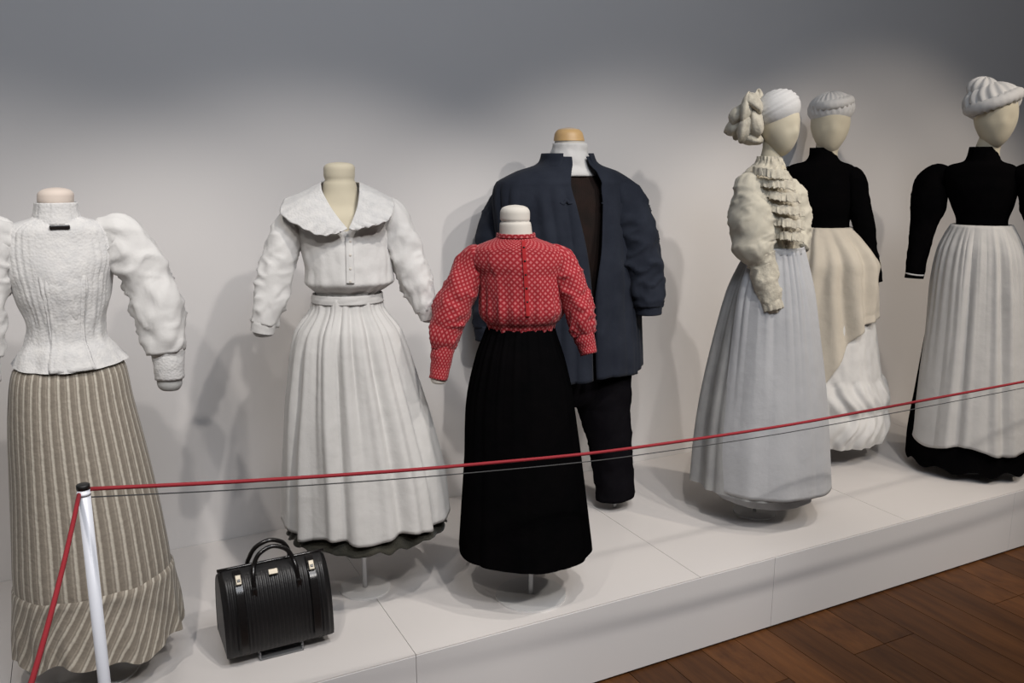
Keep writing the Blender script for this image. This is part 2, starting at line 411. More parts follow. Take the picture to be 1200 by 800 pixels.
# ------------------------------------------------------------------ mannequins
class Figure:
    def __init__(self, name, base_px, label, group=None, phi=0.0):
        B = on_z(*base_px, PL_H)
        self.B = B; self.D = math.hypot(B[0], B[1]); self.n = B[:2] / self.D
        self.er = np.array([self.n[1], -self.n[0]])
        self.phi = math.radians(phi)
        self.root = bpy.data.objects.new(name, None); COL.objects.link(self.root)
        self.root.location = B; self.root.rotation_euler = (0, 0, math.atan2(self.er[1], self.er[0]))
        tag(self.root, label, 'mannequin', group)

    def at(self, px, py, d=0.0):
        """pixel to the figure's own frame, on the upright plane d metres in front of its axis"""
        v = ray(px, py); t_ = (self.D - d) / (v[:2] @ self.n)
        p = cC + v * t_
        return np.array([(p[:2] - self.B[:2]) @ self.er, -d, p[2] - self.B[2]])

    def mpp(self, px, py, d=0.0):
        v = ray(px, py); return (self.D - d) / (v[:2] @ self.n)   # metres per pixel there

    def loft(self, name, levels, mat, parent=None, disp=None, cols=96, rows=48, phi=None, span=None, off=0.0,
             zdrop=None, tend=None, cap0=False, cap1=False, power=2.0, solid=0.0, yoff=0.0):
        """levels: (x_left, x_right, y, kf, kb) in pixels; kf, kb: front and back depth over half-width"""
        phi = self.phi if phi is None else phi
        rl = np.array([self.at(l[0], l[2])[0] for l in levels]); rr = np.array([self.at(l[1], l[2])[0] for l in levels])
        z = np.array([self.at((l[0] + l[1]) / 2, l[2])[2] for l in levels])
        kf = np.array([l[3] for l in levels]); kb = np.array([l[4] for l in levels])
        hw = (rr - rl) / 2; cx = (rr + rl) / 2
        s = np.r_[0, np.cumsum(np.hypot(np.diff(hw), np.diff(z)) + 1e-5)]
        def ev(q):
            return [pchip(s, a, q) for a in (hw, cx, z, kf, kb)]
        lat = np.array([math.cos(phi), math.sin(phi)]); fr = np.array([math.sin(phi), -math.cos(phi)])
        P = np.zeros((rows, cols, 3)); UV = np.zeros((rows, cols, 2))
        ths = np.arange(cols) / cols * 2 * PI - PI / 2
        full = np.arange(256) / 256 * 2 * PI
        def se(c): return np.sign(c) * np.abs(c) ** (2.0 / power)
        for i in range(rows):
            tt = i / (rows - 1)
            if span is not None:
                a_, b_ = span(tt) if callable(span) else span
                ths = np.linspace(a_, b_, cols)
            te = np.array([tend(th) for th in ths]) if tend else np.ones(cols)
            q = tt * te * s[-1]
            H_, CX, Z_, KF, KB = ev(q)
            if tend is None:
                sn = se(np.sin(full)); ex = lat[0] * se(np.cos(full)) + fr[0] * sn * np.where(sn > 0, KF[0], KB[0])
                mx, mn = ex.max(), ex.min()
                mx = np.ones(cols) * mx; mn = np.ones(cols) * mn
            else:
                mx = np.zeros(cols); mn = np.zeros(cols)
                sn = se(np.sin(full)); cs = se(np.cos(full))
                for j in range(cols):
                    ex = lat[0] * cs + fr[0] * sn * np.where(sn > 0, KF[j], KB[j])
                    mx[j], mn[j] = ex.max(), ex.min()
            sc_ = 2 * H_ / (mx - mn); sh = CX - sc_ * (mx + mn) / 2
            for j in range(cols):
                th = ths[j]; c_, s_ = math.cos(th), math.sin(th)
                sc2, ss2 = se(np.array([c_, s_]))
                kk = KF[j] if s_ > 0 else KB[j]
                x_, y_ = sc2, ss2 * kk
                p2 = (lat * x_ + fr * y_) * sc_[j]
                rad = math.hypot(*p2) + 1e-6
                o_ = off + (disp(th, tt, Z_[j]) if disp else 0.0)
                p2 = p2 * (1 + o_ / rad)
                P[i, j] = (p2[0] + sh[j], p2[1] + yoff, Z_[j] + (zdrop(th, tt) if zdrop else 0.0))
                UV[i, j] = ((th + PI / 2) / (2 * PI), q[j])
        me = grid_mesh(name, P, UV, span is None, cap0, cap1)
        o = link(name, me, mat, parent or self.root)
        if solid:
            md = o.modifiers.new('thickness', 'SOLIDIFY'); md.thickness = solid; md.offset = -1
        return o

    def sleeve(self, name, path, mat, parent, m=64, n=44, wr=0.005, seed=1.0, cap=True, flat=0.9, puck=(), diag=3.0):
        """path: (px, py, metres towards the viewer, radius in px)"""
        pts = [np.r_[self.at(x, y, d), r_ * self.mpp(x, y, d)] for x, y, d, r_ in path]
        q = smooth_path(pts, m)
        def disp(th, t_, r_):
            w = wr * (1.2 * ring_noise(th + t_ * diag, t_, 1.0, 5, seed) + 0.6 * ring_noise(th - t_ * 4, t_, 1.7, 8, seed + 5))
            cr_ = 1 - abs(ring_noise(th + t_ * diag * .6, t_, 1.1, 7, seed + 21)) * 3.2
            w += wr * 1.5 * max(0, cr_) ** 2 * (0.5 + ring_noise(th, t_, 1.0, 4, seed + 9))
            c2 = 1 - abs(ring_noise(th - t_ * diag, t_, 1.3, 6, seed + 33)) * 2.6
            w += wr * 0.5 * max(0, c2) ** 2
            for c_, a_, s_ in puck:
                w += a_ * math.exp(-((t_ - c_) / s_) ** 2) * (0.3 + 0.7 * pleats(th, 18, seed, 0.6))
            return min(w, r_ * 0.35) * min(1, r_ / 0.02)
        return tube(name, q[:, :3], q[:, 3], mat, parent, n=n, cap=cap, flat=flat, disp=disp)

    def px_tube(self, name, path, mat, parent, n=12, m=24, **kw):
        pts = [np.r_[self.at(x, y, d), r_ * self.mpp(x, y, d)] for x, y, d, r_ in path]
        q = smooth_path(pts, m)
        return tube(name, q[:, :3], q[:, 3], mat, parent, n=n, **kw)

    def patch(self, name, rows_px, mat, parent, solid=0.004, sub=8, disp=None):
        """surface through a grid of (px, py, depth) points"""
        G = np.array([[self.at(*p) for p in row] for row in rows_px])
        r0, c0 = G.shape[:2]
        mR, mC = (r0 - 1) * sub + 1, (c0 - 1) * sub + 1
        tmp = np.stack([np.stack([pchip(np.arange(c0), G[i, :, k], np.linspace(0, c0 - 1, mC)) for k in range(3)], 1) for i in range(r0)])
        P = np.stack([np.stack([pchip(np.arange(r0), tmp[:, j, k], np.linspace(0, r0 - 1, mR)) for k in range(3)], 1) for j in range(mC)], 1) if r0 > 1 else tmp
        if disp:
            for i in range(mR):
                for j in range(mC):
                    P[i, j] += disp(i / (mR - 1), j / (mC - 1))
        UV = np.zeros((mR, mC, 2)); UV[..., 0] = np.linspace(0, 1, mC)[None]; UV[..., 1] = np.linspace(0, 1, mR)[:, None]
        o = link(name, grid_mesh(name, P, UV, False), mat, parent)
        if solid:
            md = o.modifiers.new('thickness', 'SOLIDIFY'); md.thickness = solid; md.offset = 0
        return o

    def ball(self, name, px, py, d, rx, ry, rz, mat, parent, tilt=0.0, yaw=0.0, disp=None, nu=40, nv=24):
        """ellipsoid, radii in px; tilt leans it in the picture plane"""
        c = self.at(px, py, d); k = self.mpp(px, py, d)
        P = np.zeros((nv, nu, 3)); UV = np.zeros((nv, nu, 2))
        Rm = np.array(Matrix.Rotation(yaw, 3, 'Z') @ Matrix.Rotation(tilt, 3, 'Y'))
        for i in range(nv):
            f_ = PI * (i + 0.02) / (nv - 1 + 0.04)
            for j in range(nu):
                th = 2 * PI * j / nu
                v = np.array([math.sin(f_) * math.cos(th), math.sin(f_) * math.sin(th), math.cos(f_)])
                e = 1 + (disp(th, f_, v) if disp else 0)
                P[i, j] = c + Rm @ (v * np.array([rx, rz, ry]) * k * e); UV[i, j] = (j / nu, i / nv)
        return link(name, grid_mesh(name, P, UV, True, True, True), mat, parent)

    def hit(self, obj, px, py, lift=0.0):
        """distance of obj's surface in front of the figure's axis along the ray through a pixel"""
        from mathutils.bvhtree import BVHTree
        me = obj.data
        bv = BVHTree.FromPolygons([v.co for v in me.vertices], [p.vertices for p in me.polygons])
        o_ = Vector(self.at(px, py, self.D * 0.6)); e_ = Vector(self.at(px, py, 0))
        h = bv.ray_cast(o_, (e_ - o_).normalized())
        return (-h[0].y if h[0] else 0.0) + lift

    def button(self, name, px, py, d, r_, mat, parent):
        return self.ball(name, px, py, d, r_, r_, r_ * 0.45, mat, parent, nu=12, nv=8)

    def stand(self, top_px_y, disc=0.10, x=0.0):
        z1 = self.at(600, top_px_y)[2] if top_px_y else 0.5
        tube('stand_rod', [(x, 0, 0.006), (x, 0, z1)], 0.007, M['rod'], self.root, n=14)
        bm = bmesh.new(); bmesh.ops.create_cone(bm, cap_ends=True, segments=64, radius1=disc, radius2=disc, depth=0.006)
        me = bpy.data.meshes.new('stand_base'); bm.to_mesh(me); bm.free()
        link('stand_base', me, M['base'], self.root, smooth=False, loc=(x, 0, 0.003))

def valleys(th, t, items):
    """a few deep folds: (angle, width, depth, drift of the angle down the cloth)"""
    v = 0.0
    for a_, w_, d_, dr in items:
        e = (th - a_ - dr * t) / w_
        v += d_ * (-math.exp(-e * e) + 0.55 * math.exp(-((abs(e) - 1.9) / .9) ** 2))
    return v

def bell(t, c, w): return math.exp(-((t - c) / w) ** 2)

FRONT = PI / 2

# ---- 1: lace blouse and striped skirt
f = Figure('dressed_mannequin', (117, 786), 'headless mannequin in a white lace blouse and a beige striped skirt with a flounce')
f.stand(520)
neck = f.loft('neck_form', [(62, 68, 219.5, .95, .95), (54, 76, 220.5, .95, .95), (46, 84, 223.5, .95, .95), (43, 87, 228, .95, .95), (43, 87, 236, .95, .95), (46, 86, 240, .95, .95), (43, 90, 256, .9, .9), (38, 96, 268, .7, .7)], M['form_pink'], rows=24, cols=40, cap0=True)
sk = f.loft('skirt', [(30, 126, 398, .72, .72), (25, 134, 412, .74, .76), (11, 150, 432, .78, .8), (8, 158, 470, .8, .85), (9, 178, 550, .82, .9), (11, 194, 620, .85, .9), (13, 202, 668, .86, .9), (20, 204, 722, .85, .9)], M['stripe'],
            disp=lambda th, t, z: 0.006 * t * pleats(th, 9, 1.3) + 0.003 * ring_noise(th, t, 2, 3, 2) - 0.004 * (1 - t) ** 6, cols=200, rows=50)
tag(sk, 'beige and brown striped linen skirt')
fl = f.loft('flounce', [(14.5, 200.5, 669, .85, .88), (12.5, 203.8, 673, .87, .9), (13, 206, 684, .87, .9), (14, 212, 712, .88, .9), (17, 217, 742, .9, .9)], M['stripe_bias'], parent=sk, off=0.003,
            disp=lambda th, t, z: 0.010 * t * pleats(th, 22, 4.1) + 0.006 * t * ring_noise(th, t, 5, 2, 3), zdrop=lambda th, t: 0.010 * t * math.sin(9 * th + 1) + 0.012 * t * math.sin(4 * th), cols=240, rows=18)
tag(fl, 'striped flounce cut on the bias')
def d1(th, t, z):
    front = max(0, math.sin(th))
    tuck = 0.0022 * math.sin(th * 46) * bell(th, FRONT - 0.75, 0.25) + 0.0022 * math.sin(th * 46) * bell(th, FRONT + 0.75, 0.25)
    return tuck * (t < 0.75) + 0.004 * ring_noise(th, t, 3, 9, 1) * (0.4 + t) + 0.004 * bell(t, 0.74, 0.12) * front * pleats(th, 26, 2) + 0.004 * max(0, t - 0.85) / 0.15 * pleats(th, 14, 5)
bl = f.loft('blouse', [(42, 90, 247, .9, .9), (36, 96, 254, .8, .8), (16, 116, 260, .55, .6), (0, 133, 272, .50, .52), (0, 138, 296, .56, .54), (8, 133, 325, .70, .55), (18, 130, 350, .74, .58), (30, 124, 382, .76, .66), (29, 126, 394, .76, .68), (18, 140, 412, .80, .78), (12, 150, 421, .82, .82)], M['lace'],
            disp=d1, cols=150, rows=70, zdrop=lambda th, t: -0.012 * max(0, t - 0.9) / 0.1 * max(0, math.sin(th)))
tag(bl, 'white lace blouse with pintucks and a short peplum')
f.loft('bib', [(44, 92, 262, .86, .8), (20, 118, 275, .53, .5), (12, 128, 300, .58, .5), (14, 132, 330, .72, .5), (22, 128, 352, .76, .5), (30, 124, 382, .76, .5), (29, 126, 394, .76, .5), (18, 140, 412, .80, .5), (13, 149, 420, .82, .5)], M['lace'], parent=bl, span=lambda t: (FRONT - 0.52 + .12 * t, FRONT + 0.52 - .12 * t), off=0.0025, zdrop=lambda th, t: -0.012 * max(0, t - 0.9) / 0.1,
       disp=lambda th, t, z: 0.003 * math.sin(th * 60) * bell(abs(th - FRONT), 0.38, 0.06) + 0.0025 * ring_noise(th, t, 9, 16, 6), cols=40, rows=50, solid=0.0015)
f.loft('collar', [(44, 87, 237, .95, .95), (43, 89, 246, .93, .93), (40, 93, 257, .9, .9), (36, 97, 262, .82, .82)], M['lace'], parent=bl, off=0.004,
       disp=lambda th, t, z: 0.002 * pleats(th, 30, 2), cols=80, rows=14, solid=0.003)
c = f.at(70, 266, f.hit(bl, 70, 266, .004))
box('brooch', (c[0], c[1], c[2]), (0.043, 0.008, 0.009), M['brooch'], bl, 0.002)
f.sleeve('sleeve', [(112, 274, 0, 14), (133, 275, .0, 24), (155, 295, .01, 27), (173, 328, .02, 27), (185, 360, .04, 26), (192, 390, .05, 24), (196, 412, .055, 20)], M['white'], bl, wr=0.008, seed=2.2, puck=((0.1, .008, .09), (0.95, .006, .05)))
f.sleeve('cuff', [(196, 409, .055, 20), (197, 414, .055, 18.5), (198, 428, .06, 17), (199, 443, .06, 16)], M['lace'], bl, wr=0.001, m=14)
f.sleeve('arm_stump', [(198, 436, .06, 14), (199, 448, .06, 14), (199.5, 456, .06, 10), (199.5, 458, .06, 2)], M['stump'], f.root, wr=0, m=14)
f.sleeve('sleeve', [(18, 276, 0, 14), (-2, 278, .0, 24), (-14, 298, .01, 26), (-20, 330, .02, 25), (-22, 362, .04, 24), (-22, 392, .05, 22), (-22, 418, .055, 19)], M['white'], bl, wr=0.008, seed=5.2, puck=((0.1, .008, .09), (0.95, .006, .05)))
f.sleeve('cuff', [(-22, 414, .055, 20), (-22, 420, .055, 19), (-20, 434, .06, 18), (-18, 448, .06, 17)], M['lace'], bl, wr=0.001, m=14)
f.sleeve('arm_stump', [(-20, 440, .06, 14), (-18, 452, .06, 14), (-17, 460, .06, 10), (-17, 462, .06, 2)], M['stump'], f.root, wr=0, m=14)

# ---- 2: white blouse with wide collar, white apron
f = Figure('dressed_mannequin', (428, 689), 'headless mannequin in a white wide-collared blouse and long white apron over a dark hem')
f.stand(520, 0.08)
f.loft('neck_form', [(395, 400, 189.8, .95, .95), (388, 407, 190.5, .95, .95), (381, 414, 193, .95, .95), (379, 416, 197, .95, .95), (379, 416, 207, .95, .95), (381, 415, 210, .95, .95), (379, 417, 214, .95, .95), (377, 420, 226, .92, .92), (368, 428, 240, .75, .7), (346, 446, 256, .6, .5), (350, 455, 282, .66, .5), (360, 452, 310, .66, .5)], M['form'], rows=50, cols=60, cap0=True)
def d2(th, t, z):
    low = max(0, t - 0.55) / 0.45
    return 0.003 * ring_noise(th, t, 3, 6, 4) + 0.006 * low * pleats(th, 24, 1.5) + 0.0035 * ring_noise(th, t, 6, 4, 8)
bl = f.loft('blouse', [(340, 452, 252, .56, .55), (346, 458, 268, .62, .55), (352, 459, 292, .72, .55), (357, 461, 316, .78, .6), (357, 462, 328, .80, .64), (364, 452, 337, .78, .68), (371, 444, 343, .75, .7), (371, 443, 350, .75, .72)], M['white'], disp=d2, cols=130, rows=60, zdrop=lambda th, t: -0.036 * max(0, 1 - 4 * t) ** 1.5 * max(0, math.sin(th)) ** 4)
tag(bl, 'white cotton blouse bloused over the waist')
# wide collar, from the left front edge round the neck to the right front edge
f.patch('collar', [
    [(407, 268, .118), (397, 256, .105), (386, 240, .085), (377, 222, .055), (376, 214, .0), (398, 212, -.055), (421, 214, .0), (421, 222, .055), (419, 240, .085), (414, 256, .105), (409, 268, .118)],
    [(404, 270, .122), (388, 266, .118), (370, 254, .10), (354, 236, .065), (356, 224, -.01), (398, 222, -.085), (440, 222, -.01), (441, 230, .065), (436, 250, .10), (424, 262, .118), (411, 269, .122)],
    [(401, 272, .124), (378, 276, .122), (352, 266, .105), (328, 248, .055), (338, 232, -.03), (398, 238, -.10), (455, 231, -.03), (462, 240, .055), (456, 257, .105), (436, 265, .122), (413, 270, .124)]],
    M['lace'], bl, solid=0.004, sub=14, disp=lambda i, j: np.array([0, -0.0025 * math.sin(j * 120) * i * i, 0.002 * math.sin(j * 120 + 1) * i * i]))
f.patch('placket', [[(405 + (y - 272) * .02, y, f.hit(bl, 405, y, .003)), (409 + (y - 272) * .03, y, f.hit(bl, 409, y, .004)), (413 + (y - 272) * .04, y, f.hit(bl, 413, y, .003))] for y in (276, 288, 300, 312, 324, 332)], M['white'], bl, solid=0.004)
for y in (283, 299, 315, 330): f.button('button', 410.5, y, f.hit(bl, 410.5, y, .006), 1.6, M['form_white'], bl)
f.sleeve('sleeve', [(362, 262, 0, 12), (346, 262, .0, 17), (334, 282, .01, 18.5), (326, 310, .02, 19.5), (319, 340, .035, 19), (313, 364, .045, 16), (309, 380, .05, 13.5)], M['white'], bl, wr=0.006, seed=7.1, puck=((0.08, .006, .08), (0.95, .004, .06)))
f.sleeve('cuff', [(310, 375, .05, 14.5), (308.5, 383, .05, 14), (307.5, 389, .05, 13.5)], M['white'], bl, wr=0.0005, m=10, cap=False)
f.sleeve('arm_stump', [(309, 380, .05, 11), (308, 388, .05, 12), (307, 393, .05, 9), (307, 395, .05, 2)], M['stump'], f.root, wr=0, m=12)
f.sleeve('sleeve', [(438, 250, 0, 12), (452, 250, .0, 18), (466, 274, .01, 19.5), (478, 304, .02, 19), (489, 332, .03, 17.5), (496, 352, .04, 14), (500, 364, .045, 11.5)], M['white'], bl, wr=0.006, seed=9.4, puck=((0.08, .006, .08), (0.8, .006, .1)))
f.sleeve('cuff', [(498, 358, .045, 13), (501, 366, .045, 11.5), (503, 373, .045, 10.5)], M['white'], bl, wr=0.0005, m=10, cap=False)
f.sleeve('arm_stump', [(501, 366, .045, 8), (503, 373, .045, 8.5), (504, 377, .045, 6), (504, 378, .045, 1)], M['stump'], f.root, wr=0, m=12)
LV2 = [(371, 443, 346, .75, .75), (370, 445, 357, .78, .78), (351, 466, 388, .82, .8), (343, 483, 440, .84, .85), (338, 501, 500, .86, .9), (336, 515, 555, .88, .9), (336, 521, 598, .9, .9)]
def p2(th, t, z):
    return 0.009 * (1 - t) ** 2 * min(1, 10 * t) * pleats(th, 36, 2.1) + (0.006 + 0.012 * t) * pleats(th, 11, 0.4, .7) * (1 - .35 * t) + 0.006 * ring_noise(th, t, 4, 2.5, 5) + valleys(th, t, ((FRONT + .25, .07, .020 * min(1, t * 3), .02), (FRONT - .35, .08, .016 * min(1, t * 3), -.05), (FRONT + .95, .09, .018 * min(1, t * 3), .05), (FRONT - .9, .08, .014 * min(1, t * 3), -.06), (FRONT + .6, .05, .010 * min(1, t * 4) * (1 - t), 0), (FRONT - .05, .05, .010 * min(1, t * 4) * (1 - t), .05)))
us = f.loft('underskirt', [(374, 440, 350, .75, .75), (356, 462, 388, .8, .8), (346, 480, 440, .82, .85), (341, 498, 500, .84, .9), (337, 517, 570, .86, .9), (336, 522, 606, .88, .9)], M['black'], cols=120, rows=30, off=-0.030)
tag(us, 'dark underskirt')
fr = f.loft('frill', [(338, 517, 590, .90, .9), (337, 520, 601, .91, .9), (336, 522, 612, .92, .9)], M['black_frill'], parent=us, off=-0.024, disp=lambda th, t, z: 0.022 * t ** 2 + 0.010 * t * pleats(th, 30, 3, .8), zdrop=lambda th, t: -0.006 * t * (1 + math.sin(15 * th + 2 * math.sin(5 * th))), cols=220, rows=10, solid=0.003)
tag(fr, 'dark braided hem frill')
ap = f.loft('apron', LV2, M['apron'], off=0.006, disp=p2, cols=260, rows=70, span=(-0.75, PI + 0.75), zdrop=lambda th, t: 0.010 * t ** 4 * math.sin(7 * th) - 0.006 * t ** 4, solid=0.0025)
tag(ap, 'long white gathered apron')
f.loft('waistband', [(371, 443, 343, .76, .76), (370, 444, 348, .77, .77), (370, 445, 353, .78, .78)], M['apron'], parent=ap, off=0.010, cols=70, rows=8, disp=lambda th, t, z: .002 * ring_noise(th, t, 5, 3, 2), solid=0.003)

# ---- 3: red print blouse, long black skirt (smaller form)
f = Figure('dressed_mannequin', (622, 697), 'small headless mannequin in a red patterned blouse and long black skirt')
f.stand(500, 0.11)
nk = f.loft('neck_form', [(601, 606, 240, .95, .95), (595, 612, 240.8, .95, .95), (588, 619, 244, .95, .95), (586, 621, 249, .95, .95), (586, 621, 257, .95, .95), (588, 620, 259, .95, .95), (586, 622, 261, .95, .95), (585, 624, 275, .92, .92), (583, 626, 280, .7, .7), (575, 634, 290, .4, .4)], M['form_white'], rows=40, cols=50, cap0=True)
def d3(th, t, z):
    return 0.003 * ring_noise(th, t, 3, 5, 3) + (0.009 * bell(t, 0.80, 0.18)) * (pleats(th, 26, 1.2)) + 0.004 * pleats(th, 22, 1.2) * t * (t > .25)
bl = f.loft('blouse', [(584, 624, 275, .92, .92), (581, 628, 278, .86, .86), (566, 645, 284.5, .64, .64), (551, 661, 293, .52, .52), (550, 664, 305, .56, .54), (560, 660, 322, .66, .55), (562, 660, 345, .74, .58), (562, 661, 362, .80, .64), (565, 656, 373, .80, .68), (570, 651, 379, .76, .70), (571, 650, 385, .74, .7)], M['red'], disp=d3, cols=140, rows=70)
tag(bl, 'red cotton blouse with small pale print')
f.loft('collar', [(584, 625, 273, .93, .93), (583, 626, 278, .9, .9)], M['red_sleeve'], parent=bl, off=0.002, cols=50, rows=5, solid=0.003)
f.patch('placket', [[(x0 + (y - 280) * .06, y, f.hit(bl, x0 + (y - 280) * .06, y, .003)) for x0 in (611, 613, 615.5)] for y in (282, 292, 304, 318, 332, 346, 360, 371)], M['red_plain'], bl, solid=0.003)
for y in (290, 306, 322, 338, 354): f.button('button', 613.5 + (y - 280) * .06, y, f.hit(bl, 613.5 + (y - 280) * .06, y, .005), 1.4, M['brooch'], bl)
f.sleeve('sleeve', [(572, 300, 0, 10), (558, 301, .0, 15), (546, 325, .01, 19), (533, 354, .025, 20.5), (524, 382, .04, 18.5), (520, 400, .05, 15), (519, 408, .05, 13)], M['red_sleeve'], bl, wr=0.006, seed=3.3, puck=((0.08, .006, .08), (0.9, .005, .06)))
cf = f.sleeve('cuff', [(520, 404, .05, 13.5), (518, 415, .052, 13), (516, 430, .055, 11.5), (513.5, 444, .06, 10.5)], M['red_sleeve'], bl, wr=0.0012, m=20)
f.sleeve('arm_stump', [(515, 436, .058, 9), (513.5, 446, .06, 9), (513, 449, .06, 6), (513, 450, .06, 1)], M['form_white'], f.root, wr=0, m=10)
f.sleeve('sleeve', [(640, 299, 0, 10), (653, 302, .0, 15), (665, 326, .01, 17.5), (674, 350, .02, 18), (680, 372, .035, 16.5), (683, 386, .04, 14), (684, 392, .04, 12.5)], M['red_sleeve'], bl, wr=0.006, seed=6.6, puck=((0.08, .006, .08), (0.9, .005, .06)))
f.sleeve('cuff', [(683, 389, .04, 13), (685, 397, .042, 12), (688, 407, .045, 10.5), (690, 415, .05, 9.5)], M['red_sleeve'], bl, wr=0.0012, m=16)
sk = f.loft('skirt', [(571, 650, 382, .74, .7), (567, 653, 392, .76, .74), (558, 661, 416, .8, .8), (547, 672, 466, .82, .85), (544, 682, 540, .84, .88), (540, 690, 606, .86, .9), (538, 694, 640, .88, .9)], M['black'],
            disp=lambda th, t, z: 0.005 * (1 - t) ** 2 * pleats(th, 40, 2) + (0.002 + 0.006 * t) * pleats(th, 13, 1.1, .6), cols=220, rows=60)
tag(sk, 'long black gathered skirt')

# ---- 4: navy jacket, brown waistcoat, dark trousers
f = Figure('dressed_mannequin', (670, 592), 'tall headless mannequin in an open navy smock jacket and dark trousers', phi=24)
kn = f.loft('neck_form', [(655, 678, 151, .95, .95), (652, 681, 155, .95, .95), (650, 684, 163, .95, .95), (650, 685, 167, .95, .95), (648, 688, 190, .95, .95), (644, 694, 204, .8, .8)], M['form_white'], rows=30, cols=40)
f.loft('neck_cap', [(664, 670, 149.8, .95, .95), (657, 676, 151, .95, .95), (651.5, 681.5, 156, .95, .95), (650, 684, 165, .95, .95)], M['wood_knob'], parent=kn, rows=14, cols=40, cap0=True, off=0.004)
sh = f.loft('shirt_collar', [(650, 685, 168, .98, .98), (648, 687, 178, .98, .98), (645, 690, 192, .95, .95), (640, 698, 206, .8, .75)], M['white'], off=0.004, disp=lambda th, t, z: .003 * ring_noise(th, t, 3, 5, 2) + 0.002 * math.sin(t * 14 + th), cols=70, rows=20, solid=0.003)
ws = f.loft('jumper', [(640, 698, 202, .75, .7), (612, 722, 214, .5, .5), (600, 735, 236, .56, .52), (600, 738, 290, .62, .56), (606, 736, 344, .62, .58)], M['brown'], off=-0.008, cols=80, rows=40, disp=lambda th, t, z: .003 * ring_noise(th, t, 3, 5, 6))
tag(ws, 'dark brown knitted jumper')
tr = f.loft('trousers', [(606, 736, 344, .6, .58), (600, 742, 385, .66, .66), (598, 744, 425, .66, .68), (604, 742, 455, .6, .62), (612, 738, 468, .5, .5)], M['trouser'], cols=80, rows=24, cap1=True, off=-0.01)
tag(tr, 'dark charcoal wool trousers')
for nm, pth in (('trouser_leg', [(704, 440, 0, 36), (709, 480, 0, 30), (715, 520, 0, 25.5), (719, 555, 0, 22.8), (721.5, 581, 0, 22.4)]),
                ('trouser_leg', [(638, 440, 0, 36), (632, 480, 0, 30), (627, 520, 0, 25.5), (622, 555, 0, 22.8), (620, 584, 0, 22.4)])):
    f.sleeve(nm, pth, M['trouser'], tr, wr=0.005, seed=pth[0][0] * .1, m=40, flat=1.0)
tube('stand_rod', [(f.at(721, 560)[0], 0, 0.0), (f.at(721, 560)[0], 0, 0.2)], 0.008, M['rod'], f.root)
tube('stand_rod', [(f.at(621, 560)[0], 0, 0.0), (f.at(621, 560)[0], 0, 0.2)], 0.008, M['rod'], f.root)
belt = f.loft('belt', [(604, 738, 341, .63, .6), (604, 738, 350, .63, .6)], M['leather'], parent=tr, off=0.002, cols=60, rows=4)
FJ = FRONT
def gap4(t): 
    g = 0.40 * max(0, 1 - 1.5 * t) ** 1.2 + 0.055
    return (FJ + g * 0.55 - .02, FJ + 2 * PI - g * 0.95)
def d4(th, t, z):
    yoke = 1.0 if t > 0.22 else 0.0
    s_ = min(1, max(0, (t - 0.2) / 0.08))
    return s_ * (0.013 + 0.006 * t) * pleats(th, 24, 2.7, .8) + 0.004 * bell(t, 0.2, 0.012) + 0.004 * ring_noise(th, t, 3, 5, 3) + 0.005 * t * ring_noise(th, t, 5, 2, 7)
jk = f.loft('jacket', [(639, 692, 184, .95, .95), (634, 698, 192, .85, .85), (606, 724, 203, .58, .6), (585, 742, 218, .50, .56), (583, 748, 240, .54, .56), (588, 748, 290, .66, .62), (590, 748, 345, .72, .68), (586, 749, 400, .76, .74), (584, 750, 430, .78, .76)], M['navy'], span=gap4, disp=d4, cols=220, rows=80, off=0.008, solid=0.004, zdrop=lambda th, t: .006 * t ** 4 * math.sin(6 * th))
tag(jk, 'navy cotton smock jacket gathered below the yoke')
f.loft('collar', [(640, 690, 180, .98, .98), (637, 694, 190, .92, .92), (628, 702, 197, .78, .8)], M['navy'], parent=jk, span=(FJ + .55, FJ + 2 * PI - .55), off=0.014, cols=60, rows=10, solid=0.004)
f.sleeve('sleeve', [(716, 228, 0, 16), (730, 236, .0, 20.5), (741, 262, .005, 25), (750, 300, .02, 25), (757, 332, .035, 21), (760, 348, .04, 17.5), (760, 360, .045, 15)], M['navy'], jk, wr=0.011, seed=4.4, puck=((0.85, .008, .08),))
f.sleeve('cuff', [(760, 354, .045, 16), (760, 361, .045, 15.5), (760, 368, .045, 15)], M['navy'], jk, wr=0.001, m=10)
f.sleeve('sleeve', [(612, 228, 0, 16), (598, 238, .0, 20.5), (586, 264, .005, 24), (580, 304, .02, 24), (575, 340, .035, 21), (573, 366, .04, 18), (572, 384, .045, 16)], M['navy'], jk, wr=0.008, seed=8.4, puck=((0.85, .008, .08),))
f.sleeve('cuff', [(572, 380, .045, 17), (572, 390, .045, 16), (572, 398, .045, 15)], M['navy'], jk, wr=0.001, m=10)
c = f.at(699, 346, f.hit(belt, 699, 346, .003))
bk = box('buckle', tuple(c), (0.034, 0.008, 0.016), M['silver'], tr, 0.002, rotz=math.radians(24))
for x0, x1 in ((656, 671), (693, 706)):
    f.px_tube('tie', [(x0 + (x1 - x0) * q, 237 + 2.5 * math.sin(q * 9), f.hit(jk, x0 + (x1 - x0) * q, 238, .004), 1.2 + .9 * math.sin(q * PI)) for q in (0, .25, .5, .75, 1)], M['navy'], jk, m=20)
for x0, x1 in ((600, 655), (700, 738)):
    f.px_tube('yoke_seam', [(x0 + (x1 - x0) * q, 226 + 1.5 * math.sin(q * 3), f.hit(jk, x0 + (x1 - x0) * q, 226, .001), .8) for q in (0, .2, .4, .6, .8, 1)], M['navy'], jk, m=24, n=8)

